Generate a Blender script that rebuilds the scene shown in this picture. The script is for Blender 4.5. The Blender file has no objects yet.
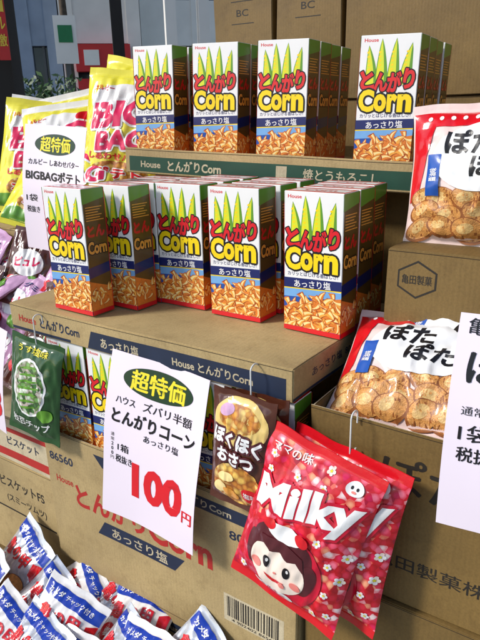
import bpy,bmesh,math,random
from mathutils import Vector,Matrix,noise
random.seed(7)
EYE=1.45
R=math.radians
scene=bpy.context.scene
# ------------------------------------------------------------------ materials
def lin(c):
    c=c/255.0
    return c/12.92 if c<=.04045 else ((c+.055)/1.055)**2.4
def C(r,g,b): return (lin(r),lin(g),lin(b))
MATS={}
def M(name,col,rough=.5,var=.08,scale=25,bump=0.0,bscale=None,metal=0,coat=0,trans=0):
    m=bpy.data.materials.new(name); m.use_nodes=True
    nt=m.node_tree; N=nt.nodes; L=nt.links
    p=N['Principled BSDF']
    tc=N.new('ShaderNodeTexCoord'); nz=N.new('ShaderNodeTexNoise')
    nz.inputs['Scale'].default_value=scale; nz.inputs['Detail'].default_value=5
    L.new(tc.outputs['Object'],nz.inputs['Vector'])
    rp=N.new('ShaderNodeValToRGB')
    rp.color_ramp.elements[0].position=.3; rp.color_ramp.elements[1].position=.7
    rp.color_ramp.elements[0].color=tuple(max(0,c*(1-var)) for c in col)+(1,)
    rp.color_ramp.elements[1].color=tuple(min(1,c*(1+var)) for c in col)+(1,)
    L.new(nz.outputs['Fac'],rp.inputs['Fac']); L.new(rp.outputs['Color'],p.inputs['Base Color'])
    p.inputs['Roughness'].default_value=rough; p.inputs['Metallic'].default_value=metal
    p.inputs['Coat Weight'].default_value=coat
    if coat: p.inputs['Coat Roughness'].default_value=.12
    if bump:
        n2=N.new('ShaderNodeTexNoise'); n2.inputs['Scale'].default_value=bscale or scale*3; n2.inputs['Detail'].default_value=3
        L.new(tc.outputs['Object'],n2.inputs['Vector'])
        b=N.new('ShaderNodeBump'); b.inputs['Strength'].default_value=bump; b.inputs['Distance'].default_value=.002
        L.new(n2.outputs['Fac'],b.inputs['Height']); L.new(b.outputs['Normal'],p.inputs['Normal'])
    MATS[name]=m
    return m
def cardboard(name,col,dark=.80):
    m=bpy.data.materials.new(name); m.use_nodes=True
    nt=m.node_tree; N=nt.nodes; L=nt.links; p=N['Principled BSDF']
    tc=N.new('ShaderNodeTexCoord')
    n1=N.new('ShaderNodeTexNoise'); n1.inputs['Scale'].default_value=7; n1.inputs['Detail'].default_value=8
    n2=N.new('ShaderNodeTexNoise'); n2.inputs['Scale'].default_value=420; n2.inputs['Detail'].default_value=3
    n3=N.new('ShaderNodeTexNoise'); n3.inputs['Scale'].default_value=22; n3.inputs['Detail'].default_value=10; n3.inputs['Roughness'].default_value=.75
    wv=N.new('ShaderNodeTexWave'); wv.inputs['Scale'].default_value=48; wv.inputs['Distortion'].default_value=.4
    for q in (n1,n2,n3,wv): L.new(tc.outputs['Object'],q.inputs['Vector'])
    rp=N.new('ShaderNodeValToRGB'); rp.color_ramp.elements[0].position=.33; rp.color_ramp.elements[1].position=.7
    rp.color_ramp.elements[0].color=tuple(c*dark for c in col)+(1,); rp.color_ramp.elements[1].color=tuple(min(1,c*1.08) for c in col)+(1,)
    L.new(n1.outputs['Fac'],rp.inputs['Fac'])
    mx=N.new('ShaderNodeMix'); mx.data_type='RGBA'; mx.blend_type='MULTIPLY'; mx.inputs[0].default_value=.35
    r2=N.new('ShaderNodeValToRGB'); r2.color_ramp.elements[0].position=.35; r2.color_ramp.elements[0].color=(.62,.6,.55,1); r2.color_ramp.elements[1].position=.6
    L.new(n2.outputs['Fac'],r2.inputs['Fac'])
    m3=N.new('ShaderNodeMix'); m3.data_type='RGBA'; m3.blend_type='MULTIPLY'; m3.inputs[0].default_value=.5
    r3=N.new('ShaderNodeValToRGB'); r3.color_ramp.elements[0].position=.3; r3.color_ramp.elements[0].color=(.55,.5,.42,1); r3.color_ramp.elements[1].position=.5
    L.new(n3.outputs['Fac'],r3.inputs['Fac'])
    L.new(rp.outputs['Color'],mx.inputs[6]); L.new(r2.outputs['Color'],mx.inputs[7])
    L.new(mx.outputs[2],m3.inputs[6]); L.new(r3.outputs['Color'],m3.inputs[7])
    L.new(m3.outputs[2],p.inputs['Base Color']); p.inputs['Roughness'].default_value=.62
    b=N.new('ShaderNodeBump'); b.inputs['Strength'].default_value=.1; b.inputs['Distance'].default_value=.001
    L.new(wv.outputs['Fac'],b.inputs['Height'])
    b2=N.new('ShaderNodeBump'); b2.inputs['Strength'].default_value=.25; b2.inputs['Distance'].default_value=.004
    L.new(n3.outputs['Fac'],b2.inputs['Height']); L.new(b.outputs['Normal'],b2.inputs['Normal']); L.new(b2.outputs['Normal'],p.inputs['Normal'])
    MATS[name]=m
def cells(name,cols,scale,rough=.3,bump=.3,edge=(.45,.3,.3,1)):
    m=bpy.data.materials.new(name); m.use_nodes=True
    nt=m.node_tree; N=nt.nodes; L=nt.links; p=N['Principled BSDF']
    tc=N.new('ShaderNodeTexCoord'); v=N.new('ShaderNodeTexVoronoi'); v.inputs['Scale'].default_value=scale
    L.new(tc.outputs['Object'],v.inputs['Vector'])
    s=N.new('ShaderNodeSeparateColor'); L.new(v.outputs['Color'],s.inputs[0])
    rp=N.new('ShaderNodeValToRGB'); rp.color_ramp.interpolation='CONSTANT'
    n=len(cols)
    while len(rp.color_ramp.elements)<n: rp.color_ramp.elements.new(.5)
    for i,c in enumerate(cols):
        rp.color_ramp.elements[i].position=i/n; rp.color_ramp.elements[i].color=c+(1,)
    L.new(s.outputs[0],rp.inputs['Fac'])
    r2=N.new('ShaderNodeValToRGB'); r2.color_ramp.elements[0].position=0.3; r2.color_ramp.elements[0].color=(1,1,1,1)
    r2.color_ramp.elements[1].position=.62; r2.color_ramp.elements[1].color=edge
    L.new(v.outputs['Distance'],r2.inputs['Fac'])
    mx=N.new('ShaderNodeMix'); mx.data_type='RGBA'; mx.blend_type='MULTIPLY'; mx.inputs[0].default_value=.8
    L.new(rp.outputs['Color'],mx.inputs[6]); L.new(r2.outputs['Color'],mx.inputs[7]); L.new(mx.outputs[2],p.inputs['Base Color'])
    p.inputs['Roughness'].default_value=rough; p.inputs['Coat Weight'].default_value=.4; p.inputs['Coat Roughness'].default_value=.12
    MATS[name]=m
M('white_print',C(243,242,240),.32,.025,coat=.35); M('red_print',C(222,22,36),.3,.05,coat=.35); M('black_print',C(22,20,24),.35,.1)
M('yellow_print',C(255,218,6),.3,.05,coat=.35); M('navy_print',C(20,34,100),.3,.08,coat=.35); M('blue_print',C(30,84,172),.3,.12,12,coat=.35)
M('skyblue_print',C(120,175,228),.3,.1,coat=.35)
M('lime_print',C(222,228,44),.35,.06,coat=.3); M('leaf_print',C(98,156,44),.35,.1,coat=.3); M('gold1',C(242,168,66),.35,.1,200,coat=.3); M('gold2',C(255,228,156),.35,.06,200,coat=.3)
M('gold3',C(228,128,44),.35,.12,200,coat=.3); M('brown_edge',C(166,70,24),.4,.1); M('olive_side',C(96,72,26),.35,.12,coat=.3)
M('card_white',C(245,232,244),.3,.015,6,coat=.4); M('card_green',C(24,58,32),.35,.05); M('oval_yellow',C(244,226,50),.35,.04)
M('carton_green',C(24,70,52),.6,.12); M('carton_navy',C(30,42,66),.6,.15); M('carton_red',C(178,40,34),.6,.12); M('carton_black',C(40,34,26),.65,.15)
M('tape',C(168,132,76),.25,.06); M('seam_dark',C(52,38,20),.9,.1)
FB=dict(bump=.4,bscale=70,coat=.5)
M('film_yellow',C(242,230,66),.2,.08,14,**FB); M('film_white',C(240,236,232),.18,.05,14,**FB); M('film_red',C(216,22,34),.2,.08,14,**FB)
M('film_pink',C(228,40,92),.2,.06,coat=.4); M('film_brown',C(84,42,28),.2,.15,14,**FB); M('film_green',C(34,78,34),.2,.2,14,**FB)
M('film_blue',C(24,58,165),.18,.1,14,**FB); M('film_clear',C(240,212,204),.13,.12,30,**FB); M('senbei',C(214,150,80),.35,.28,190,.5,coat=.4); M('senbei_lite',C(236,190,122),.35,.3,150,.5,coat=.4); M('senbei_rim',C(150,88,42),.4,.25,120,coat=.4)
M('film_lilac',C(206,160,196),.2,.12,20,**FB); M('film_silver',C(205,208,214),.2,.1,20,.35,60,metal=.4,coat=.3); M('film_beige',C(232,200,120),.2,.12,20,**FB)
M('film_crimson',C(206,18,52),.2,.08,14,coat=.4)
M('skin_print',C(255,236,220),.25,.02,coat=.4); M('hair_print',C(84,26,34),.3,.1,coat=.4); M('cheek_print',C(244,140,130),.3,.02)
M('wire',C(225,225,222),.3,.03)
cells('candy_print',[C(214,22,44),C(232,48,78),C(244,120,144),C(206,18,40),C(250,226,222),C(222,32,56),C(240,84,112),C(190,20,70),C(224,26,50),C(250,170,130),C(216,30,84),C(232,40,62)],115,edge=(.75,.15,.22,1))
cells('chip_print',[C(244,200,96),C(232,166,66),C(250,218,130),C(214,140,56)],110)
cells('stripe_print',[C(200,220,190),C(120,170,90),C(235,240,225),C(70,120,60)],120)
cardboard('cardboard',C(188,163,114)); cardboard('cardboard_shaded',C(130,103,54)); cardboard('cardboard_pale',C(210,195,162))  # second tone is darker: shade on right and back cartons put into the colour
# ------------------------------------------------------------------ text + art
TC={}
def glyphs(body,bold):
    k=(body,bold)
    if k in TC: return TC[k]
    cu=bpy.data.curves.new('tmp','FONT'); cu.body=body; cu.size=1; cu.offset=bold; cu.resolution_u=3; cu.fill_mode='FRONT'
    ob=bpy.data.objects.new('tmp',cu); scene.collection.objects.link(ob)
    dg=bpy.context.evaluated_depsgraph_get(); dg.update()
    me=ob.evaluated_get(dg).to_mesh()
    vs=[(v.co.x,v.co.y) for v in me.vertices]; fs=[tuple(p.vertices) for p in me.polygons]
    ob.evaluated_get(dg).to_mesh_clear()
    bpy.data.objects.remove(ob); bpy.data.curves.remove(cu)
    if vs:
        x0=min(v[0] for v in vs);x1=max(v[0] for v in vs);y0=min(v[1] for v in vs);y1=max(v[1] for v in vs)
        sx=max(x1-x0,1e-6); sy=max(y1-y0,1e-6)
        vs=[((v[0]-x0)/sx-.5,(v[1]-y0)/sy-.5) for v in vs]
        asp=sx/sy
    else: asp=1
    TC[k]=(vs,fs,asp); return TC[k]
class Art:
    def __init__(s,k=1.0): s.items=[]; s.k=k
    def poly(s,pts,mat,layer=1): s.items.append(([(x*s.k,y*s.k) for x,y in pts],[tuple(range(len(pts)))],mat,layer))
    def rect(s,x0,y0,x1,y1,mat,layer=1): s.poly([(x0,y0),(x1,y0),(x1,y1),(x0,y1)],mat,layer)
    def ell(s,cx,cy,rx,ry,mat,layer=1,rot=0,n=28):
        c,si=math.cos(R(rot)),math.sin(R(rot)); pts=[]
        for i in range(n):
            a=2*math.pi*i/n; x,y=rx*math.cos(a),ry*math.sin(a); pts.append((cx+x*c-y*si,cy+x*si+y*c))
        s.poly(pts,mat,layer)
    def text(s,body,cx,cy,w,h,mat,layer=2,bold=.015,rot=0,slant=0,outline=None,ow=1.5):
        kanji=any(ord(ch)>=0x4e00 for ch in body)
        vs,fs,asp=glyphs(body,0 if kanji else bold)
        if not vs: return
        if w is None: w=h*asp
        if h is None: h=w/asp
        c,si=math.cos(R(rot)),math.sin(R(rot))
        def put(dx,dy,mat,layer):
            out=[]
            for x,y in vs:
                X=x*w+slant*y*h+0; Y=y*h
                out.append(((cx+dx+X*c-Y*si)*s.k,(cy+dy+X*si+Y*c)*s.k))
            s.items.append((out,fs,mat,layer))
        b=bold*h*.9 if kanji else 0
        if outline:
            for i in range(8):
                a=i*math.pi/4; put((ow+b)*math.cos(a),(ow+b)*math.sin(a),outline,layer-1.5+i*.05)
        put(0,0,mat,layer)
        if kanji and bold>=.015:
            for i,(dx,dy) in enumerate([(b,0),(-b,0),(0,b*.6),(0,-b*.6)]): put(dx,dy,mat,layer+.04*(i+1))
class MB:
    def __init__(s): s.bm=bmesh.new(); s.mats=[]
    def mi(s,n):
        if n not in s.mats: s.mats.append(n)
        return s.mats.index(n)
    def box(s,x0,x1,y0,y1,z0,z1,mat,fm=None):
        v=[s.bm.verts.new(p) for p in [(x0,y0,z0),(x1,y0,z0),(x1,y1,z0),(x0,y1,z0),(x0,y0,z1),(x1,y0,z1),(x1,y1,z1),(x0,y1,z1)]]
        fm=fm or {}
        for k,idx in dict(bottom=(3,2,1,0),top=(4,5,6,7),front=(0,1,5,4),right=(1,2,6,5),back=(2,3,7,6),left=(3,0,4,7)).items():
            f=s.bm.faces.new([v[i] for i in idx]); f.material_index=s.mi(fm.get(k,mat))
    def art(s,art,mapping,grid=None,eps=.00016):
        for vs,fs,mat,layer in art.items:
            tb=bmesh.new(); tv=[tb.verts.new((x,y,0)) for x,y in vs]
            for f in fs:
                try: tb.faces.new([tv[i] for i in f])
                except Exception: pass
            bmesh.ops.triangulate(tb,faces=[f for f in tb.faces if len(f.verts)>3])
            if grid:
                for ax in (0,1):
                    lo=min(v[ax] for v in vs); hi=max(v[ax] for v in vs)
                    g=math.floor(lo/grid)+1
                    while g*grid<hi:
                        co=[0,0,0];no=[0,0,0];co[ax]=g*grid;no[ax]=1
                        bmesh.ops.bisect_plane(tb,geom=tb.verts[:]+tb.edges[:]+tb.faces[:],plane_co=co,plane_no=no,dist=1e-7)
                        g+=1
            m=s.mi(mat); tb.verts.index_update()
            nl=[s.bm.verts.new(mapping(v.co.x,v.co.y,layer*eps)) for v in tb.verts]
            for f in tb.faces:
                try:
                    nf=s.bm.faces.new([nl[v.index] for v in f.verts]); nf.material_index=m; nf.smooth=bool(grid)
                except Exception: pass
            tb.free()
    def gridcut(s,g=.04):
        for ax in range(3):
            vals=[v.co[ax] for v in s.bm.verts]; lo,hi=min(vals),max(vals); k=math.floor(lo/g)+1
            while k*g<hi-1e-4:
                co=[0,0,0];no=[0,0,0];co[ax]=k*g;no[ax]=1
                bmesh.ops.bisect_plane(s.bm,geom=s.bm.verts[:]+s.bm.edges[:]+s.bm.faces[:],plane_co=co,plane_no=no,dist=1e-6); k+=1
    def mesh(s,name):
        me=bpy.data.meshes.new(name); s.bm.to_mesh(me); s.bm.free()
        for n in s.mats: me.materials.append(MATS[n])
        return me
def obj(name,me,loc=(0,0,0),rot=(0,0,0),parent=None,rel=True):
    o=bpy.data.objects.new(name,me); scene.collection.objects.link(o)
    o.location=(loc[0],loc[1],loc[2]+(EYE if (rel and not parent) else 0)); o.rotation_euler=rot
    if parent: o.parent=parent
    return o
# ------------------------------------------------------------------ cartons
def warpf(seed,amp):
    def f(p): 
        q=Vector((p[0]*5+seed,p[1]*5,p[2]*5)); return Vector(p)+noise.noise_vector(q)*amp
    return f
def carton(name,x0,x1,y0,y1,z0,z1,mat='cardboard',art=None,side=None,kind='closed',floor=.02,seed=0,amp=.0035,rot=(0,0,0),tape=True):
    w,d,h=x1-x0,y1-y0,z1-z0; mb=MB(); T=.0045
    if kind=='closed':
        mb.box(0,w,0,d,0,h,mat)
    elif kind=='tray':
        fm=dict(top='cardboard_pale')
        mb.box(0,w,0,T,0,h,mat,fm); mb.box(0,w,d-T,d,0,h,mat,fm); mb.box(0,T,T,d-T,0,h-.0008,mat,fm); mb.box(w-T,w,T,d-T,0,h-.0008,mat,fm)
        mb.box(T,w-T,T,d-T,max(0,floor-T),floor,mat)
    bmesh.ops.bevel(mb.bm,geom=[e for e in mb.bm.edges if e.calc_length()>.03],offset=.0016,segments=2,affect='EDGES')
    mb.gridcut(.04)
    if kind=='closed' and tape:
        mid=d/2
        a=Art(); a.rect(.0,mid-.001,w,mid+.001,'seam_dark',1); a.rect(.0,mid-.025,w,mid+.025,'tape',2) 
        mb.art(a,lambda x,y,o:Vector((x,y,h+o)),.04)
        a=Art(); a.rect(mid-.025,h-.06,mid+.025,h-.001,'tape',1); mb.art(a,lambda x,y,o:Vector((w+o,x,y)),.04)
    a=Art(); a.rect(0.001,h-.0035,w-.001,h-.0026,'seam_dark',1)
    mb.art(a,lambda x,y,o:Vector((x,-o,y)),.04)
    if art: mb.art(art,lambda x,y,o:Vector((x,-o,y)),.04)
    if side: mb.art(side,lambda x,y,o:Vector((w+o,x,y)),.04)
    wf=warpf(seed*3.1,amp)
    for v in mb.bm.verts: v.co=wf(v.co)
    return obj(name,mb.mesh(name),(x0,y0,z0),rot)
# ------------------------------------------------------------------ snack box
def horn(a,x,y,s,ang,ly,rnd,xl,xr,yb):
    def tr(p,q,k=1): 
        c,si=math.cos(ang),math.sin(ang); p*=k;q*=k
        return (min(xr,max(xl,x+p*c-q*si)),max(yb,y+p*si+q*c))
    up=[];dn=[]
    for i in range(6):
        t=i/5; cx=-s+2.1*s*t; cy=.28*s*math.sin(t*math.pi*.9); hw=.66*s*(1-t)**.8+.05*s
        up.append((cx,cy+hw)); dn.append((cx,cy-hw))
    P=up+dn[::-1]
    a.poly([tr(p,q,1.12) for p,q in P],'brown_edge',ly)
    a.poly([tr(p,q) for p,q in P],rnd.choice(['gold1','gold1','gold3']),ly+.03)
    mid=[((u[0]),(u[1]*.86+d[1]*.14)) for u,d in zip(up,dn)]; m2=[((u[0]),(u[1]*.46+d[1]*.54)) for u,d in zip(up,dn)]
    a.poly([tr(p,q) for p,q in mid+m2[::-1]],'gold2',ly+.06)
    mo=[( -s+.16*s*math.cos(t*.7),.5*s*math.sin(t*.7)) for t in range(9)]
    a.poly([tr(p,q) for p,q in mo],rnd.choice(['gold3','brown_edge']),ly+.09)
def snack_mesh():
    rnd=random.Random(3)
    Wd,H,D=92,200,45; a=Art(.001)
    a.rect(0,0,92,66,'blue_print',1); a.poly([(0,50),(92,56),(92,66),(0,66)],'skyblue_print',1.3)
    a.poly([(0,7),(92,7),(92,58),(30,46),(0,34)],'gold3',1.6)
    a.text('House',17,193,22,5,'red_print',2)
    for cx,tip,tx in [(20,184,14),(36,193,34),(54,193,56),(73,186,80)]:
        L=[];Rr=[]
        for i in range(9):
            t=i/8; y=130+(tip-130)*t; c=cx+(tx-cx)*t*t; ww=8.6*(1-t**1.8)
            L.append((c-ww,y)); Rr.append((c+ww,y))
        a.poly([(x-1.3,y) for x,y in L[:-1]]+[(tx,tip+2)]+[(x+1.3,y) for x,y in Rr[:-1]][::-1],'leaf_print',1.5)
        a.poly(L[:-1]+[(tx,tip)]+Rr[:-1][::-1],'lime_print',2)
        a.poly([((l[0]*.25+r[0]*.75),l[1]) for l,r in zip(L[:-1],Rr[:-1])]+[(tx,tip-2)]+Rr[:-1][::-1],'leaf_print',2.5)
        for k in range(7):
            y=140+k*6
            a.ell(cx-3+(tx-cx)*((y-130)/60)**2,y,2.4,1.6,'yellow_print',2.7,20,8)
    for i,(ch,x,y,sz,rr) in enumerate([('と',14,137,28,6),('ん',36,134,28,0),('が',57,134,30,0),('り',79,138,29,-6)]):
        a.text(ch,x,y,22 if ch!='り' else 17,sz,'red_print',5+i*.01,.05,rr,outline='black_print',ow=1.8)
    for i,(ch,x,y,w_,h_) in enumerate([('C',15,107,25,33),('o',37,104,20,26),('r',56,104,16,26),('n',75,104,22,26)]):
        a.text(ch,x,y,w_,h_,'yellow_print',7+i*.01,.05,0,outline='black_print',ow=2.8)
    a.text('カリッとはじける香ばしさ!',46,86,80,6,'navy_print',2,.02,2)
    a.poly([(0,63),(92,68),(92,82),(0,78)],'navy_print',2)
    a.text('あっさり塩',46,72.5,58,10.5,'white_print',3,.02,3)
    a.poly([(0,62),(92,67),(92,68.5),(0,63.5)],'yellow_print',3)
    k=0
    for row in range(8):
        for j in range(8):
            k+=1; x=4+j*12+rnd.uniform(-3,3); y=56-row*7+rnd.uniform(-2,2)-(0 if j>1 else (2-j)*5)
            if row==0 and j<4: continue
            if y<9: y=11+rnd.uniform(-2,3)
            horn(a,x,y,rnd.uniform(6.6,8.0),rnd.uniform(0,6.28),4+k*.1,rnd,.3,91.7,7.1)
    a.rect(0,0,92,7,'red_print',11)
    s=Art(.001)
    s.poly([(0,60),(45,66),(45,82),(0,77)],'navy_print',2); s.rect(0,0,45,60,'olive_side',1)
    s.poly([(0,7),(45,7),(45,40),(0,56)],'gold3',2)
    for q in range(12): horn(s,rnd.uniform(4,41),rnd.uniform(12,46),6.5,rnd.uniform(0,6.28),3+q*.11,rnd,.2,44,7.1)
    s.text('とん',22,134,34,18,'red_print',5,.03,outline='brown_edge',ow=1.2)
    s.text('Corn',22,108,38,20,'gold1',6.5,.04,outline='black_print',ow=1.5)
    for i in range(6): s.rect(5,150+i*4,40-(i*7)%11,151.4+i*4,'gold1',2)
    s.poly([(0,176),(45,184),(45,199),(0,199)],'leaf_print',2)
    s.rect(0,0,45,7,'red_print',6); s.rect(43.8,7,45,199,'red_print',6.5)
    mb=MB(); w,d,h=.092,.045,.2
    mb.box(-w/2,w/2,-d/2,d/2,0,h,'white_print',dict(left='olive_side',right='olive_side',top='red_print',bottom='white_print'))
    bmesh.ops.bevel(mb.bm,geom=mb.bm.edges[:],offset=.0008,segments=2,affect='EDGES')
    mb.art(a,lambda x,y,o:Vector((x-w/2,-d/2-o,y)),eps=.00008)
    mb.art(s,lambda x,y,o:Vector((w/2+o,x-d/2,y)),eps=.00008)
    mb.art(s,lambda x,y,o:Vector((-w/2-o,d/2-x,y)),eps=.00008)
    t=Art(.001); t.rect(4,10,88,35,'white_print',1); t.text('Corn',46,22,50,14,'red_print',2,.03); t.rect(1,40.5,91,41.2,'seam_dark',1)
    mb.art(t,lambda x,y,o:Vector((x-w/2,y-d/2,h+o)),eps=.0001)
    return mb.mesh('snack_box')
SB=snack_mesh()
def sbox(x,y,z,r=None,name='snack_box',tilt=0):
    r=random.uniform(-2.5,2.5) if r is None else r
    obj(name,SB,(x+.046,y+.0225,z+.0006),(0,R(tilt),R(r)))
Z2=-.299
for x,y in [(-.817,.628),(-.776,.688),(-.774,.741),(-.77,.794),(-.682,.744),(-.676,.798),(-.672,.85),(-.57,.737),(-.565,.792),(-.563,.845),(-.434,.733),(-.434,.785),(-.438,.838)]:
    sbox(x,y,Z2)
PV=Vector((-.88,.89)); TR=R(4.5); TT=2.0
def rot1(x,y): 
    dx,dy=x-PV.x,y-PV.y; return (PV.x+dx*math.cos(TR)-dy*math.sin(TR),PV.y+dx*math.sin(TR)+dy*math.cos(TR))
ZL=.016
def zt(x): return ZL-(x-PV.x)*math.sin(R(TT))
for x in (-.868,-.734,-.603,-.425):
    for k in range(4):
        xx=x+random.uniform(-.003,.0)*k+.046
        X,Y=rot1(xx,.903+k*.054+.0225); sbox(X-.046,Y-.0225,-.0895+zt(xx),4.5+random.uniform(-1.8,1.5),tilt=TT)
for k in range(5): sbox(-.835+k*.099,.613,-.5495,random.uniform(-1,1))
# T2 lid platform
a=Art(.001); a.poly([(190,2),(560,2),(560,32),(200,32)],'carton_navy',1); a.poly([(2,2),(150,2),(150,7),(2,7)],'carton_navy',1)
a.text('House',45,24,44,12,'carton_red',2,.02); a.text('とんがりCorn',125,24,95,19,'carton_navy',2,.03); a.text('あっさり塩',262,17,82,17,'cardboard_pale',2,.02); a.text('House とんがりCorn',440,17,140,15,'cardboard_pale',2,.02)
s2=Art(.001); s2.rect(0,2,300,6,'carton_navy',1); s2.text('あっさり塩  80g',110,24,120,15,'carton_navy',1,.02)
carton('carton_lid',-.915,-.345,.606,.93,-.3465,-.2995,'cardboard',a,s2,'closed',seed=1,amp=.004,tape=False)
# T1 tray
a=Art(.001); a.rect(10,4,590,32,'carton_green',1); a.text('House',60,18,46,12,'cardboard_pale',2,.02); a.text('とんがりCorn',160,18,120,20,'cardboard_pale',2,.03)
a.rect(330,7,350,29,'cardboard_pale',2); a.text('焼とうもろこし',445,18,130,18,'cardboard_pale',2,.02)
X,Y=rot1(-.885,.885)
carton('carton_tray',X,X+.59,Y,Y+.32,-.116+ZL,-.069+ZL,'cardboard',a,None,'tray',.026,seed=2,amp=.003,rot=(0,R(TT),TR))
X,Y=rot1(-.88,.955)
carton('snack_carton',X,X+.57,Y,Y+.27,-.42,-.1175+ZL,'cardboard_shaded',None,None,'closed',seed=3,rot=(0,R(TT),TR))
carton('snack_carton',-.88,-.30,.965,1.25,-.76,-.4415,'cardboard_shaded',None,None,'closed',seed=33)
carton('snack_carton',-.88,-.30,.965,1.25,-1.366,-.7615,'cardboard_shaded',None,None,'closed',seed=34)
# C1 open carton, C2, C3
def c1art():
    a=Art(.001); h=278
    a.text('86560',42,225,62,17,'carton_navy',1,.02)
    a.poly([(150,240),(520,240),(520,262),(130,262)],'carton_navy',1); a.text('House とんがりCorn',330,251,170,14,'cardboard_pale',2,.02)
    a.text('とんがり',155,160,170,50,'carton_red',1,.035); a.text('Corn',312,160,130,52,'carton_red',1,.035)
    a.poly([(118,96),(300,96),(322,126),(138,126)],'carton_navy',1); a.text('あっさり塩',220,111,130,20,'cardboard_pale',2,.02)
    a.text('80g×10',450,215,80,20,'carton_navy',1,.02); a.text('House',44,180,44,14,'carton_red',1,.02)
    a.rect(396,52,504,104,'cardboard_pale',1)
    x=402
    while x<496:
        q=random.choice([1,1.6,2.6]); a.rect(x,62,x+q,100,'carton_black',2); x+=q+random.choice([1.2,2,3])
    a.text('4 902402 86560',450,57,80,5,'carton_black',2,.01)
    return a
carton('snack_carton',-.86,-.335,.60,.93,-.798,-.52,'cardboard',c1art(),None,'tray',.248,seed=4)
carton('snack_carton',-.855,-.332,.604,.93,-1.082,-.7985,'cardboard',c1art(),None,'closed',seed=5)
carton('snack_carton',-.86,-.335,.60,.93,-1.366,-1.083,'cardboard_shaded',c1art(),None,'closed',seed=6)
# right cartons
a=Art(.001); a.text('ぽたぽた焼',235,182,280,52,'carton_black',1,.03); a.text('亀田製菓株式会社',200,60,220,20,'carton_black',1,.015)
carton('cracker_carton',-.325,.17,.617,1.0,-.589,-.346,'cardboard_shaded',a,None,'tray',.215,seed=7)
a=Art(.001); a.text('ぽたぽた焼',230,150,260,50,'carton_black',1,.02)
carton('cracker_carton',-.33,.17,.612,1.0,-.86,-.590,'cardboard_shaded',a,None,'closed',seed=8)
carton('cracker_carton',-.325,.17,.617,1.0,-1.366,-.861,'cardboard_shaded',a,None,'closed',seed=9)
a=Art(.001)
a.poly([(16,112),(42,98),(68,112),(68,134),(42,148),(16,134)],'carton_black',1); a.poly([(18.5,113.5),(42,101),(65.5,113.5),(65.5,132.5),(42,145),(18.5,132.5)],'cardboard_shaded',2)
a.text('亀田製菓',42,123,40,12,'carton_black',3,.02); a.text('せんべい詰合せ',230,110,160,30,'carton_black',1,.02)
carton('cracker_carton',-.293,.17,.763,1.05,-.3305,-.17,'cardboard_shaded',a,None,'closed',seed=10)
# back cartons (stack behind)
for i,(x0,x1) in enumerate([(-.965,-.80),(-.79,-.628),(-.618,-.1),(-.09,.40)]):
    a=Art(.001); W_=(x1-x0)*1000
    if i==2: a.text('12袋入',170,196,70,20,'carton_black',1,.02)
    if i<2:
        a.text('BC',W_/2,196,34,15,'carton_black',1,.01); a.rect(W_/2-32,172,W_/2+32,174,'carton_black',1); a.rect(W_/2-32,220,W_/2+32,222,'carton_black',1)
    carton('shipping_carton',x0,x1,1.30,1.62,.03,.345,'cardboard_shaded',a,None,'closed',seed=20+i)
    carton('shipping_carton',x0,x1,1.31,1.62,.346,.66,'cardboard_shaded',a,None,'closed',seed=30+i)
    carton('shipping_carton',x0,x1,1.305,1.62,-.40,.029,'cardboard_shaded',None,None,'closed',seed=40+i)
    carton('shipping_carton',x0,x1,1.305,1.62,-1.366,-.401,'cardboard_shaded',None,None,'closed',seed=50+i)
# left cartons
a=Art(.001); a.text('ごビスケットFS',400,190,170,26,'carton_black',1,.02); a.text('(スミーツムツ)',420,150,130,20,'carton_black',1,.02); a.rect(300,120,510,124,'carton_black',1)
carton('biscuit_carton',-1.40,-.872,.62,.95,-.90,-.654,'cardboard',a,None,'closed',seed=11)
a=Art(.001); a.rect(0,10,525,28,'carton_red',1); a.rect(0,70,525,80,'carton_red',1); a.text('ビスケット',440,50,100,20,'carton_navy',2,.02)
carton('biscuit_carton',-1.40,-.870,.618,.95,-.653,-.55,'cardboard_pale',a,None,'tray',.05,seed=12)
carton('biscuit_carton',-1.40,-.872,.62,.95,-1.366,-.901,'cardboard_shaded',None,None,'closed',seed=13)
a=Art(.001); a.text('取扱注意',60,60,70,20,'carton_black',1,.02)
carton('potato_chip_carton',-1.50,-.92,.87,1.25,-.60,-.24,'cardboard',a,None,'closed',seed=14)
carton('potato_chip_carton',-1.50,-.92,.955,1.25,-1.366,-.601,'cardboard_shaded',None,None,'closed',seed=15)
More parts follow.
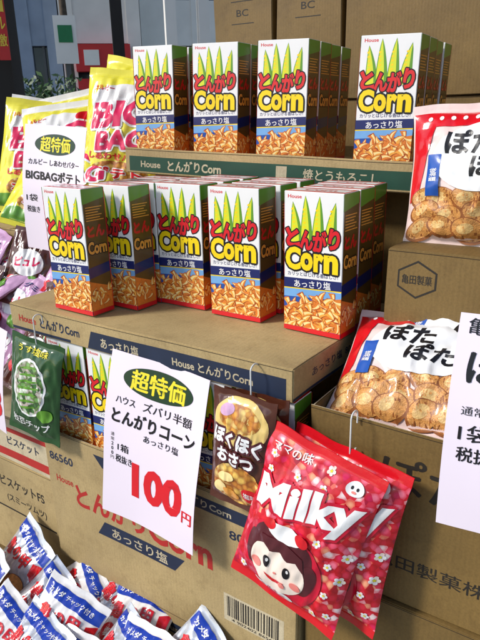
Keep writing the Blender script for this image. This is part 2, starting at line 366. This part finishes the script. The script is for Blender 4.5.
# ------------------------------------------------------------------ pouches
def rdg(x): return 1-3*math.sqrt(x*x+.006)
def pouch(name,w,h,t,base,art=None,top=False,seed=0,crimp=.012,wr=.0022,nu=48,nv=56,seal=None,grid=.004):
    mb=MB(); oz=-h if top else 0
    def pt(u,v,side,off=0):
        cr=crimp/h; vv=min(max((v-cr)/(1-2*cr),0),1)
        prof=max(0,math.sin(math.pi*vv))**.5; pu=max(0,1-abs(u)**2.4)**.8
        b=t/2*prof*pu
        q=Vector((u*2.2+seed*7.3,v*3.1,side*2.0)); n1=noise.noise(q); n2=rdg(noise.noise(q*2.3+Vector((5,1,2)))); n3=noise.noise(q*4.2+Vector((1,7,2)))
        e=math.exp(-min(vv,1-vv)*8); c=math.sin(u*17+4*n1+seed)*e
        k=min(1,prof*1.2)*min(1,(1-abs(u))*6)
        y=b+wr*k*(1.0*n1+.65*n2+.4*n3+1.2*c)+.0003
        if not 0<vv<1: y=.0006
        x=u*w/2*(1-.045*prof+.012*noise.noise(Vector((v*4,seed,side))))
        yy=.005*noise.noise(Vector((u*1.4,v*5,seed+9)))*(1-prof)
        return Vector((x,side*(y+off)+yy,v*h+oz+.003*noise.noise(Vector((u*2,seed,3)))))
    for side in (-1,1):
        g=[[mb.bm.verts.new(pt(-1+2*i/nu,j/nv,side)) for i in range(nu+1)] for j in range(nv+1)]
        for j in range(nv):
            for i in range(nu):
                vs=[g[j][i],g[j][i+1],g[j+1][i+1],g[j+1][i]]
                f=mb.bm.faces.new(vs if side<0 else vs[::-1]); f.smooth=True
                z=(j+.5)/nv*h
                f.material_index=mb.mi(seal if (seal and (z<crimp or z>h-crimp)) else base)
    if art: mb.art(art,lambda x,y,o:pt(max(-.999,min(.999,2*x/w-1)),y/h,-1,o+.0005),grid,eps=.0005)
    return mb.mesh(name)
# candy bag 160x232
a=Art(.001)
fr=random.Random(4)
for (x,y) in [(18,196),(60,190),(96,192),(146,186),(20,176),(150,120),(132,100),(16,130),(138,60),(146,30),(128,22),(18,24),(150,86),(96,214),(112,126)]:
    s_=fr.uniform(3,4.2)
    for k in range(5): a.ell(x+s_*math.cos(k*1.256),y+s_*math.sin(k*1.256),s_*.62,s_*.62,fr.choice(['white_print','white_print','skin_print']),.8+k*.06,0,10)
    a.ell(x,y,s_*.45,s_*.45,'oval_yellow',1.4,0,8)
a.ell(70,66,62,58,'film_crimson',1.5,0,40)
a.text('Milky',82,157,146,54,'white_print',4.2,.045,14,.2,outline='film_crimson',ow=4)
a.ell(130,208,11,9,'white_print',2,0,24); a.ell(126,209,1.6,2.2,'black_print',3); a.ell(133,209,1.6,2.2,'black_print',3); a.ell(130,204,3,1.6,'cheek_print',3)
a.ell(70,86,46,38,'hair_print',2.2,0,36); a.ell(29,66,13,26,'hair_print',2.5,10); a.ell(111,66,13,26,'hair_print',2.8,-10)
a.ell(70,60,42,36,'skin_print',3.4,0,40); a.poly([(31,76),(38,97),(70,107),(102,97),(109,76),(95,87),(84,82),(70,88),(56,82),(45,87)],'hair_print',4.2)
a.ell(70,116,26,11,'white_print',4.8,0); a.ell(46,119,10,7,'film_red',5.3,20); a.ell(94,119,10,7,'film_red',5.6,-20)
for sx in (54,86): a.ell(sx,64,5.4,9.6,'black_print',5); a.ell(sx+1.6,68,1.9,3,'white_print',6)
a.ell(39,50,8,6,'cheek_print',5); a.ell(101,50,8,6,'cheek_print',5.3)
a.poly([(54,46),(62,40),(70,38),(78,40),(86,46),(78,44.5),(70,43),(62,44.5)],'film_red',5.2); a.ell(83,41,5,4,'cheek_print',6,-30); a.ell(70,54,2.4,1.8,'cheek_print',5.3)
a.ell(70,20,30,7,'white_print',2.8,0,24); a.text('ミルキー',70,20,38,7,'film_red',3.8,.02)
a.text('ママの味',42,211,56,11,'white_print',2.4,.02,8)
cm=pouch('candy_bag',.160,.232,.05,'candy_print',a,True,1,.014,.003,seal='film_red')
obj('candy_bag',cm,(-.282,.577,-.376),(R(-8),R(12),R(-2)))
obj('candy_bag',cm,(-.260,.597,-.378),(R(-5),R(7),R(-5)))
# sweet potato snack bag
a=Art(.001); a.ell(49,126,43,34,'film_beige',.4,0,36); a.ell(48,132,32,19,'chip_print',.9,0,36); a.ell(28,141,12,8,'film_lilac',1.6,20); a.ell(49,38,40,32,'chip_print',.6,0,36)
a.text('ほくほく',48,103,78,23,'white_print',3.2,.05,-6,outline='hair_print',ow=3); a.text('おさつ',48,79,60,20,'white_print',4.8,.05,-4,outline='hair_print',ow=2.6)
a.ell(72,28,15,11,'film_red',2); a.text('塩味',72,28,20,9,'white_print',3,.02); a.ell(22,28,12,9,'gold2',2,30); a.ell(40,22,13,7,'gold1',2.5,-20); a.ell(34,48,14,7,'gold2',2.5,10)
sm=pouch('potato_snack_bag',.098,.165,.03,'film_brown',a,True,2,.01,.002)
obj('potato_snack_bag',sm,(-.402,.581,-.336),(R(-4),R(2),0)); obj('potato_snack_bag',sm,(-.394,.594,-.338),(R(-1),R(-1),R(2)))
# green bag
a=Art(.001); a.ell(60,95,36,48,'stripe_print',1.4,0,36); a.ell(60,95,40,52,'white_print',.6,0,36); a.text('枝豆チップ',62,28,90,16,'white_print',2,.03); a.text('うす塩味',62,161,70,12,'oval_yellow',2,.02); a.ell(98,52,16,12,'leaf_print',2)
for i in range(7): a.ell(60,60+i*12,30-abs(i-3)*4,2.2,'leaf_print',2.4,12)
gm=pouch('green_snack_bag',.125,.18,.03,'film_green',a,True,3,.01,.0025)
obj('green_snack_bag',gm,(-.828,.590,-.346),(R(-6),R(6),R(3)))
# big potato chip bags
def bigart():
    a=Art(.001); a.ell(105,215,85,40,'film_white',.6,0,36); a.rect(6,14,204,44,'leaf_print',.6)
    a.text('BIG',105,190,150,58,'film_pink',3.6,.05,8,.15,outline='white_print',ow=5); a.text('BAG',108,132,120,42,'film_pink',5.4,.05,6,.15,outline='white_print',ow=4)
    a.text('しあわせバター',105,97,150,16,'film_red',2,.03); a.ell(105,60,74,28,'chip_print',1.2,0,36); a.ell(170,240,22,14,'film_red',2); a.text('カルビー',48,244,50,12,'film_red',2,.02)
    return a
bm_=pouch('potato_chip_bag',.21,.29,.08,'film_yellow',bigart(),False,4,.016,.0045,seal='film_white')
a=bigart(); a.text('ポテト',105,62,120,24,'film_red',4,.04,outline='white_print',ow=2)
bm2=pouch('potato_chip_bag',.21,.29,.075,'film_yellow',a,False,5,.016,.005,seal='film_yellow')
for i,(x,y,z,rx,ry,rz) in enumerate([(-1.01,.98,-.180,-14,6,20),(-1.13,.93,-.225,-24,-6,28),(-1.07,1.06,-.16,-8,12,10),(-1.20,1.05,-.21,-16,-10,25),(-1.30,.97,-.225,-20,8,35),(-1.40,1.05,-.225,-14,10,30),(-1.20,.90,-.25,-42,16,30),(-1.05,.90,-.25,-34,-8,15)]):
    obj('potato_chip_bag',bm_ if i%2 else bm2,(x,y,z),(R(rx),R(ry),R(rz)))
# rice cracker bags
def crk(w,h,seed,big):
    a=Art(.001); W_,H_=w*1000,h*1000
    a.rect(3,H_-34,W_-3,H_-12,'film_red',1); a.poly([(3,H_-34),(34,H_-34),(24,H_*.62),(16,H_*.36),(3,H_*.30)],'film_red',1.3)
    a.poly([(W_-3,H_-34),(W_-30,H_-34),(W_-16,H_*.58),(W_-10,H_*.36),(W_-3,H_*.32)],'film_red',1.6)
    a.ell(W_*.53,H_*.60,W_*.37,H_*.24,'white_print',5.0,0,36)
    a.text('ぽた',W_*.40,H_*.70,W_*.32,H_*.17,'black_print',6,.035,-4); a.text('ぽた',W_*.56,H_*.53,W_*.3,H_*.15,'black_print',6,.035,-4); a.text('焼',W_*.80,H_*.52,W_*.15,H_*.17,'black_print',6.3,.04)
    a.rect(W_*.13,H_*.34,W_*.22,H_*.62,'blue_print',5.8); a.text('醤油味',W_*.175,H_*.48,W_*.08,H_*.055,'white_print',6.5,.02,90)
    a.ell(W_*.86,H_*.86,W_*.07,W_*.05,'white_print',2.4); a.text('亀田',W_*.86,H_*.86,W_*.08,W_*.04,'film_red',3.2,.02)
    for i in range(9): a.ell(W_*(.12+.075*i),H_-22,3.2,3.2,'white_print',2.2,0,10)
    rn=random.Random(seed); k=0
    for r in range(3):
        for c in range(6):
            k+=1;x=W_*(.11+.155*c+.04*(r%2))+rn.uniform(-5,5);y=H_*(.31-.09*r)+rn.uniform(-4,4)
            if x>W_*.93: continue
            q=rn.uniform(-30,30); rr=rn.uniform(.085,.11)
            a.ell(x,y,W_*rr*1.08,W_*rr*.74,'senbei_rim',1.8+k*.16,q,24); a.ell(x,y+1.5,W_*rr*.97,W_*rr*.62,'senbei',1.88+k*.16,q,24); a.ell(x-W_*.02,y+3,W_*rr*.5,W_*rr*.3,'senbei_lite',1.96+k*.16,q+20,14)
    return pouch('rice_cracker_bag',w,h,.07,'film_clear',a,False,seed,.012,.0045)
k1=crk(.21,.19,6,1); k2=crk(.22,.185,7,1)
obj('rice_cracker_bag',k1,(-.188,.825,-.172),(R(-15),R(-3),R(4)))
obj('rice_cracker_bag',k1,(-.10,.90,-.168),(R(-8),R(6),R(-6))); obj('rice_cracker_bag',k2,(-.04,.98,-.11),(R(-4),R(6),R(-6))); obj('rice_cracker_bag',k2,(.07,.83,-.168),(R(-12),R(4),R(0)))
obj('rice_cracker_bag',k2,(-.212,.640,-.368),(R(-56),R(-3),R(3))); obj('rice_cracker_bag',k2,(-.19,.695,-.352),(R(-52),R(6),R(-6))); obj('rice_cracker_bag',k1,(.035,.66,-.362),(R(-50),R(4),R(-3)))
# small cracker pouches bottom-left
def pou(x):
    a=Art(.001); a.rect(3,138,127,160,'film_blue',1); a.poly([(3,12),(127,12),(127,26),(3,48)],'film_blue',1.4); a.text('チャック付き',80,150,60,9,'white_print',2.2,.02); a.text('亀の甲',56,116,84,28,'film_red',2,.045,6)
    for i,(cx,cy,q) in enumerate([(98,78,0),(66,66,20),(92,52,-15)]): a.ell(cx,cy,22,15,'senbei_rim',2+i*.6,q); a.ell(cx,cy+1,20,13,'senbei',2.3+i*.6,q)
    a.ell(26,76,15,15,'film_red',2.2); a.text('塩',26,76,14,14,'white_print',3.2,.03); a.text('カメダ',28,149,34,10,'white_print',2.2,.03); a.poly([(108,130),(127,138),(127,100),(112,108)],'film_red',1.8)
    if x: a.text('うまい',64,28,60,12,'oval_yellow',3,.03)
    return a
p1=pouch('cracker_pouch',.13,.172,.035,'film_white',pou(0),False,8,.01,.0028)
p2=pouch('cracker_pouch',.13,.172,.035,'film_silver',pou(1),False,9,.01,.0032)
rn=random.Random(5)
for r in range(3):
    for c in range(5):
        x=-.99+c*.105+r*.02+rn.uniform(-.015,.015); y=.375+r*.062+rn.uniform(-.01,.01)
        obj('cracker_pouch',p1 if (r+c)%2 else p2,(x,y,-.915+.012*r),(R(-44+rn.uniform(-12,8)),R(rn.uniform(-12,20)+8),R(rn.uniform(-30,8))),)
carton('pouch_carton',-1.06,-.47,.29,.592,-1.1,-.87,'cardboard_pale',None,None,'tray',.16,seed=17)
carton('pouch_carton',-1.06,-.47,.295,.592,-1.366,-1.101,'cardboard_shaded',None,None,'closed',seed=18)
# lilac packs on left
a=Art(.001); a.ell(60,90,40,30,'white_print',1); a.text('ピュレ',60,92,64,22,'film_pink',2,.04,8); a.ell(30,45,16,12,'film_red',2); a.ell(85,50,18,14,'leaf_print',2); a.text('グミ',84,135,40,14,'navy_print',2,.03)
lm=pouch('gummy_pouch',.125,.165,.035,'film_lilac',a,False,11,.01,.003)
lm2=pouch('gummy_pouch',.125,.165,.035,'film_brown',a,False,12,.01,.003)
for i in range(14):
    x=-1.33+(i%5)*.1+rn.uniform(-.01,.01); y=.66+(i//5)*.06; obj('gummy_pouch',lm2 if i%3==0 else lm,(x,y,-.52+.07*(i//5)),(R(-32+rn.uniform(-15,10)),R(rn.uniform(-16,16)),R(rn.uniform(-20,20))))
for i in range(4): obj('gummy_pouch',lm if i!=1 else lm2,(-1.2+i*.08,.73+i*.012,-.37),(R(-62+rn.uniform(-8,8)),R(rn.uniform(-16,16)),R(rn.uniform(-30,20))))
# ------------------------------------------------------------------ price cards
def card(name,w,h,art,loc,rot,curl=.012):
    mb=MB()
    def mp(x,y,o): 
        t=(h-y)/h; return Vector((x-w/2,-o-curl*math.sin(t*2.6)+.006*math.sin(x/w*3.1)+.005*noise.noise(Vector((x*9,y*7,loc[0]*9))),y-h))
    n=10;m=14
    for sd in (0,.0006):
        g=[[mb.bm.verts.new(mp(w*i/n,h*j/m,-sd)) for i in range(n+1)] for j in range(m+1)]
        for j in range(m):
            for i in range(n):
                f=mb.bm.faces.new([g[j][i],g[j][i+1],g[j+1][i+1],g[j+1][i]]); f.material_index=mb.mi('card_white'); f.smooth=True
    mb.art(art,lambda x,y,o:mp(x,y,o+.0004),.015,eps=.0002)
    return obj(name,mb.mesh(name),loc,rot)
a=Art(.001)
a.ell(95,236,66,23,'card_green',1,0,48); a.text('超特価',95,236,100,31,'oval_yellow',2,.04)
a.text('ハウス',38,199,38,12,'black_print',1,.012); a.text('ズバリ半額',118,199,92,15,'black_print',1,.02)
a.text('とんがりコーン',94,173,160,24,'black_print',1,.035); a.text('あっさり塩',112,151,66,11,'black_print',1,.015)
for i,ch in enumerate('通常200円'): a.text(ch,18,140-i*8,4 if ch.isdigit() else 6.5,6,'black_print',1,.01)
a.text('1箱',40,122,22,13,'black_print',1,.015); a.text('税抜き',42,102,34,13,'black_print',1,.015)
a.text('100',110,76,102,60,'red_print',1,.05); a.text('円',172,56,19,19,'red_print',1,.03)
card('price_card',.187,.272,a,(-.568,.603,-.338),(R(-7.5),R(3),0))
a=Art(.001)
a.text('亀田',26,206,34,16,'black_print',1,.015); a.text('ぽたぽた焼',98,168,168,34,'black_print',1,.035); a.text('通常200円の品',50,124,74,9,'black_print',1,.012); a.text('1袋',28,102,30,17,'black_print',1,.02); a.text('税抜き',36,80,46,15,'black_print',1,.02); a.text('98',125,54,84,56,'red_print',1,.05)
card('price_card',.187,.218,a,(-.054,.585,-.184),(R(-9),R(-1.5),0))
a=Art(.001)
a.ell(78,184,52,17,'card_green',1,0,48); a.text('超特価',78,184,76,24,'oval_yellow',2,.035); a.text('カルビー しあわせバター',78,154,130,10,'black_print',1,.012); a.text('BIGBAGポテト',78,132,140,18,'black_print',1,.03)
a.text('1袋',22,92,26,12,'black_print',1,.015); a.text('税抜き',24,72,30,11,'black_print',1,.015); a.text('178',100,66,80,46,'red_print',1,.05)
card('price_card',.157,.215,a,(-.858,.70,-.008),(R(-3),R(3),R(0)))
a=Art(.001); a.text('88',112,60,84,62,'red_print',1,.05); a.text('グミ',60,150,80,30,'black_print',1,.03)
card('price_card',.16,.2,a,(-1.0,.60,-.345),(R(-5),R(5),0))
# wire hooks
def hook(loc,ln=.05):
    cu=bpy.data.curves.new('wire_hook','CURVE'); cu.dimensions='3D'; cu.bevel_depth=.0011; cu.bevel_resolution=2
    sp=cu.splines.new('POLY')
    P=[(0,.002,ln-.012)]+[(0,.002-.009*(1-math.cos(math.pi*i/8))/1,ln+.007*math.sin(math.pi*i/8)) for i in range(9)]+[(0,-.016,0)]+[(0,-.016+.008*(1-math.cos(math.pi*i/6)),-.008*math.sin(math.pi*i/6)) for i in range(1,7)]
    sp.points.add(len(P)-1)
    for i,p in enumerate(P): sp.points[i].co=p+(1,)
    cu.materials.append(MATS['wire']); o=bpy.data.objects.new('wire_hook',cu); scene.collection.objects.link(o); o.location=(loc[0],loc[1],loc[2]+EYE)
hook((-.398,.605,-.352),.045); hook((-.262,.612,-.385),.045); hook((-.83,.605,-.352),.04)
# pallets under the stacks
M('pallet_wood',C(120,92,60),.8,.25,20,.4)
for x0,x1,y0,y1 in [(-1.51,.42,.60,1.64),(-1.07,-.46,.28,.585)]:
    mb=MB()
    for k in range(3): 
        yy=y0+(y1-y0-.08)*k/2; mb.box(x0,x1,yy,yy+.08,-EYE+.0,-1.395,'pallet_wood')
    n=int((x1-x0)/.14)
    for k in range(n): xx=x0+(x1-x0-.1)*k/(n-1); mb.box(xx,xx+.1,y0-.003,y1+.003,-1.3945,-1.367,'pallet_wood')
    obj('wooden_pallet',mb.mesh('wooden_pallet'))
# ------------------------------------------------------------------ street setting
TH=47
f_=Vector((-math.sin(R(TH)),math.cos(R(TH)),0)); r_=Vector((math.cos(R(TH)),math.sin(R(TH)),0))
def bg(name,mb,d,s,z=0): 
    p=f_*d+r_*s; o=obj(name,mb.mesh(name),(p.x,p.y,z),(0,0,R(TH)),rel=False); return o
M('asphalt',(.05,.05,.052),.9,.2,8,.5,120); M('paving',(.26,.25,.23),.85,.15,5,.4,60); M('kerb_stone',(.32,.31,.29),.8,.1,10); M('road_paint',(.75,.75,.72),.7,.08,20)
M('wall_bluegrey',C(134,150,172),.7,.1,2); M('wall_white',C(232,230,224),.7,.06,2); M('wall_tan',C(170,150,125),.75,.1,2); M('wall_dark',C(40,38,38),.8,.15,4)
M('glass_dark',(.05,.075,.10),.06,.3,1.2); M('sign_red',C(200,40,40),.5,.05); M('sign_green',C(30,120,70),.5,.05); M('sign_yellow',C(235,210,70),.5,.05); M('pole_grey',C(90,92,92),.5,.1)
M('car_silver',C(176,180,186),.25,.04,4,metal=.6,coat=.6); M('rubber',(.02,.02,.02),.8,.1); M('bark',(.09,.065,.045),.9,.3,12,.6,40)
for i,c in enumerate([(.05,.11,.03),(.07,.12,.035),(.035,.075,.025)]): M('leaf%d'%i,c,.55,.3,6)
mb=MB(); mb.box(-300,300,-300,300,-.5,-.12,'asphalt'); obj('ground',mb.mesh('ground'),rel=False)
mb=MB(); mb.box(-60,60,-30,6.2,-.3,0,'paving'); mb.box(-60,60,6.2,6.4,-.3,.004,'kerb_stone'); bg('pavement',mb,0,0)
mb=MB(); mb.box(-60,60,13.2,60,-.3,0,'paving'); mb.box(-60,60,13.0,13.2,-.3,.004,'kerb_stone'); bg('pavement',mb,0,0)
mb=MB()
for k in range(-15,16): mb.box(k*4,k*4+2,9.6,9.72,-.119,-.114,'road_paint')
bg('road_marking',mb,0,0)
def building(name,d,s0,s1,dep,h,wall,bay=1.8,fl=3.2,sign=None,sp=1.05):
    mb=MB(); w=s1-s0
    mb.box(0,w,.25,dep,0,h,wall,dict(front='glass_dark')); nb=max(1,round(w/bay)); b=w/nb
    for i in range(nb+1): 
        x=min(max(i*b-.16,0),w-.32); mb.box(x,x+.32,0,.246,0,h,wall)
    nf=int(h/fl)
    for j in range(nf+1):
        z=j*fl; mb.box(.002,w-.002,.03,.244,z if j else 0,z+(sp if j else .35),wall)
    for j in range(nf):
        for i in range(nb):
            x=i*b+b/2; mb.box(x-.03,x+.03,.12,.24,j*fl+(sp if j else .35),(j+1)*fl,'pole_grey'); mb.box(i*b+.17,(i+1)*b-.17,.125,.235,j*fl+2.3,j*fl+2.36,'pole_grey')
    mb.box(-.15,w+.15,-.15,dep+.1,h+.001,h+.35,wall)
    if sign:
        mb.box(.3,w-.3,-.35,-.005,2.55,3.15,sign); mb.box(.5,w*.45,-.37,-.352,2.68,3.02,'wall_white')
    bg(name,mb,d,s0)
building('office_building',17,-7.5,-.75,9,16,'wall_bluegrey',bay=.9)
building('shop_building',16.5,-.7,1.2,9,9,'wall_white',bay=1.9,sign='sign_red',sp=1.6)
building('office_building',17,1.25,8.5,9,13,'wall_white',bay=1.4)
building('apartment_building',17,-24,-7.6,9,19,'wall_tan',sign='sign_yellow')
building('apartment_building',17,8.6,26,9,15,'wall_tan')
mb=MB(); mb.box(.3,.7,-.06,-.003,.4,2.4,'sign_red'); mb.box(1.0,1.5,-.06,-.003,.9,2.3,'wall_white'); mb.box(1.05,1.45,-.075,-.062,1.7,2.0,'sign_red'); bg('shop_poster',mb,16.5,-.7)
# near pillar with banners
mb=MB(); mb.box(-.62,-.30,0,.35,0,3.6,'wall_dark'); mb.box(-.66,-.26,-.03,.38,0,.3,'wall_dark'); mb.box(-.66,-.27,-.03,.38,3.3,3.7,'wall_dark'); bg('shop_pillar',mb,2.6,0)
for nm,s0,s1,z0,m_,t_,tm in [('vertical_banner',-.375,-.335,1.70,'sign_green','ノンブラ','wall_white'),('vertical_banner',-.325,-.288,1.66,'sign_red','激安セール','sign_yellow')]:
    mb=MB(); mb.box(s0,s1,0,.012,z0,2.6,m_); a=Art(); i=0
    while 2.55-i*.055>z0+.03: a.text(t_[i%len(t_)],(s0+s1)/2,2.55-(i*.055),.030,.04,tm,1,.02); i+=1
    mb.art(a,lambda x,y,o:Vector((x,-.001-o,y)),eps=.001); bg(nm,mb,2.5,0)
# column row
for s0 in (.62,.90,1.25):
    mb=MB(); mb.box(s0,s0+.09,0,.12,0,3.6,'wall_white'); mb.box(s0-.02,s0+.11,-.02,.14,0,.15,'pole_grey'); bg('shop_column',mb,5.6,0)
mb=MB(); mb.box(0,.07,0,.07,0,4,'wall_dark'); mb.box(-.02,.09,-.02,.09,0,.2,'pole_grey'); bg('sign_pole',mb,4.2,.13)
mb=MB(); mb.box(0,.22,0,.02,2.0,2.45,'wall_white'); mb.box(.08,.13,.022,.06,0,2.45,'pole_grey'); mb.box(.04,.18,-.006,-.002,2.2,2.36,'sign_green'); bg('street_sign',mb,7.0,-.36)
# van
def van():
    mb=MB(); prof=[(0,.35),(0,1.0),(.15,1.1),(.75,1.22),(1.35,1.85),(1.6,1.95),(4.2,1.95),(4.45,1.8),(4.55,1.1),(4.55,.35)]
    n=len(prof); rings=[]
    for y in (0,.06,1.64,1.7):
        e=.04 if y in(0,1.7) else 0
        rings.append([mb.bm.verts.new((x+(e if x<2 else -e),y+((.12 if y<.85 else -.12) if z>1.5 else 0),z-(e if z>1.5 else 0))) for x,z in prof])
    for a_,b_ in zip(rings,rings[1:]):
        for i in range(n):
            f=mb.bm.faces.new([a_[i],a_[(i+1)%n],b_[(i+1)%n],b_[i]]); f.material_index=mb.mi('car_silver')
    for r0 in (rings[0],rings[-1]): f=mb.bm.faces.new(r0); f.material_index=mb.mi('car_silver')
    for yy,sg in((0,-1),(1.7,1)):
        for x0,x1 in((1.45,2.35),(2.45,3.4),(3.5,4.3)):
            y0=yy+sg*.012; y1=yy-sg*.085
            v=[mb.bm.verts.new(p) for p in [(x0-.2 if x0<2 else x0,y0,1.2),(x1,y0,1.2),(x1,y1,1.74),(x0+.05,y1,1.74)]]
            f=mb.bm.faces.new(v); f.material_index=mb.mi('glass_dark')
    for x in(.85,3.7):
        for y in(-.01,1.51):
            r=bmesh.ops.create_cone(mb.bm,cap_ends=True,segments=24,radius1=.33,radius2=.33,depth=.2,matrix=Matrix.Translation((x,y+.1,.33))@Matrix.Rotation(R(90),4,'X'))
            for v in r['verts']:
                for f in v.link_faces: f.material_index=mb.mi('rubber')
    mb.box(-.05,.02,.1,1.6,.35,.6,'pole_grey'); mb.box(-.012,.05,.12,.4,.8,.95,'wall_white'); mb.box(-.012,.05,1.3,1.58,.8,.95,'wall_white')
    return mb
bg('parked_van',van(),7.4,-.05,-.10)
def leaves(mb,fn,n,size,rn):
    for i in range(n):
        c=fn(); a1=Vector((rn.uniform(-1,1),rn.uniform(-1,1),rn.uniform(-1,1))).normalized(); b1=a1.orthogonal().normalized(); s=size*rn.uniform(.6,1.3)
        v=[mb.bm.verts.new(c+a1*s),mb.bm.verts.new(c+b1*s*.45),mb.bm.verts.new(c-a1*s),mb.bm.verts.new(c-b1*s*.45)]
        f=mb.bm.faces.new(v); f.material_index=mb.mi('leaf%d'%rn.randrange(3))
rn=random.Random(9)
mb=MB(); mb.box(-1.6,-.10,0,.6,0,.45,'kerb_stone'); mb.box(-1.5,-.2,.1,.5,.45,1.35,'leaf2')
leaves(mb,lambda:Vector((rn.uniform(-1.6,-.12),rn.uniform(0,.6),rn.uniform(.5,1.72+.10*math.sin(rn.uniform(0,9))))),7000,.032,rn); bg('hedge',mb,5.4,0)
mb=MB()
def limb(p0,p1,r0,r1):
    d=(p1-p0); q=d.to_track_quat('Z','Y').to_matrix(); n=10; A=[];B=[]
    for i in range(n):
        t=2*math.pi*i/n; o=Vector((math.cos(t),math.sin(t),0)); A.append(mb.bm.verts.new(p0+q@(o*r0))); B.append(mb.bm.verts.new(p1+q@(o*r1)))
    for i in range(n): 
        f=mb.bm.faces.new([A[i],A[(i+1)%n],B[(i+1)%n],B[i]]); f.material_index=mb.mi('bark'); f.smooth=True
V=Vector
limb(V((0,0,0)),V((.03,0,2.2)),.11,.09); limb(V((.03,0,2.2)),V((0,.05,4.2)),.09,.06)
tips=[]
for i in range(9):
    t=i*2.4; p=V((1.3*math.cos(t)*rn.uniform(.5,1),1.3*math.sin(t)*rn.uniform(.5,1),5.3+rn.uniform(-.3,1.5))); limb(V((0,.05,3.8+.04*i)),p,.05,.012); tips.append(p)
def tl():
    p=rn.choice(tips); return p+V((rn.gauss(0,.35),rn.gauss(0,.35),rn.gauss(0,.3)))
leaves(mb,tl,4000,.06,rn); bg('street_tree',mb,13.8,-.5)
# shop wall; unseen overhead sheet added to block sky light
M('blocker_cloth',C(120,110,95),.8,.1,6)
mb=MB(); mb.box(-1.35,4,2.3,2.5,-EYE,2.2,'wall_dark'); mb.box(-1.42,-1.3,2.2,2.56,-EYE,2.2,'wall_tan'); obj('shop_wall',mb.mesh('shop_wall'))
mb=MB(); mb.box(-1.35,4,.85,2.29,1.15,1.19,'blocker_cloth'); mb.box(-1.35,4,.82,.848,.98,1.2,'blocker_cloth'); obj('sky_blocker',mb.mesh('sky_blocker'))
# ------------------------------------------------------------------ light
sd=Vector((-.60,-.62,.66)).normalized(); el=math.asin(sd.z); az=math.atan2(sd.x,sd.y)
w=bpy.data.worlds.new("World"); scene.world=w; w.use_nodes=True
nt=w.node_tree; sky=nt.nodes.new('ShaderNodeTexSky'); sky.sky_type='NISHITA'; sky.sun_disc=False; sky.sun_elevation=el; sky.sun_rotation=az
nt.links.new(sky.outputs[0],nt.nodes['Background'].inputs[0]); nt.nodes['Background'].inputs[1].default_value=.15
ld=bpy.data.lights.new('sun','SUN'); ld.energy=3.1; ld.angle=R(10); ld.color=(1,.965,.91); lo=bpy.data.objects.new('sun',ld); scene.collection.objects.link(lo)
lo.rotation_euler=sd.to_track_quat('Z','Y').to_euler(); lo.location=(0,0,6)
# ------------------------------------------------------------------ camera
cam=bpy.data.cameras.new('camera'); co=bpy.data.objects.new('camera',cam); scene.collection.objects.link(co)
cam.sensor_fit='VERTICAL'; cam.sensor_height=36; cam.sensor_width=27; cam.lens=34.3; cam.clip_start=.02; cam.clip_end=1500
co.matrix_world=Matrix.Translation((0,0,EYE))@Matrix.Rotation(R(35),4,'Z')@Matrix.Rotation(R(71.5),4,'X')@Matrix.Rotation(R(-1.4),4,'Z')
scene.camera=co
scene.view_settings.view_transform='Standard'; scene.view_settings.look='None'; scene.view_settings.exposure=0
print('objects',len(bpy.data.objects))
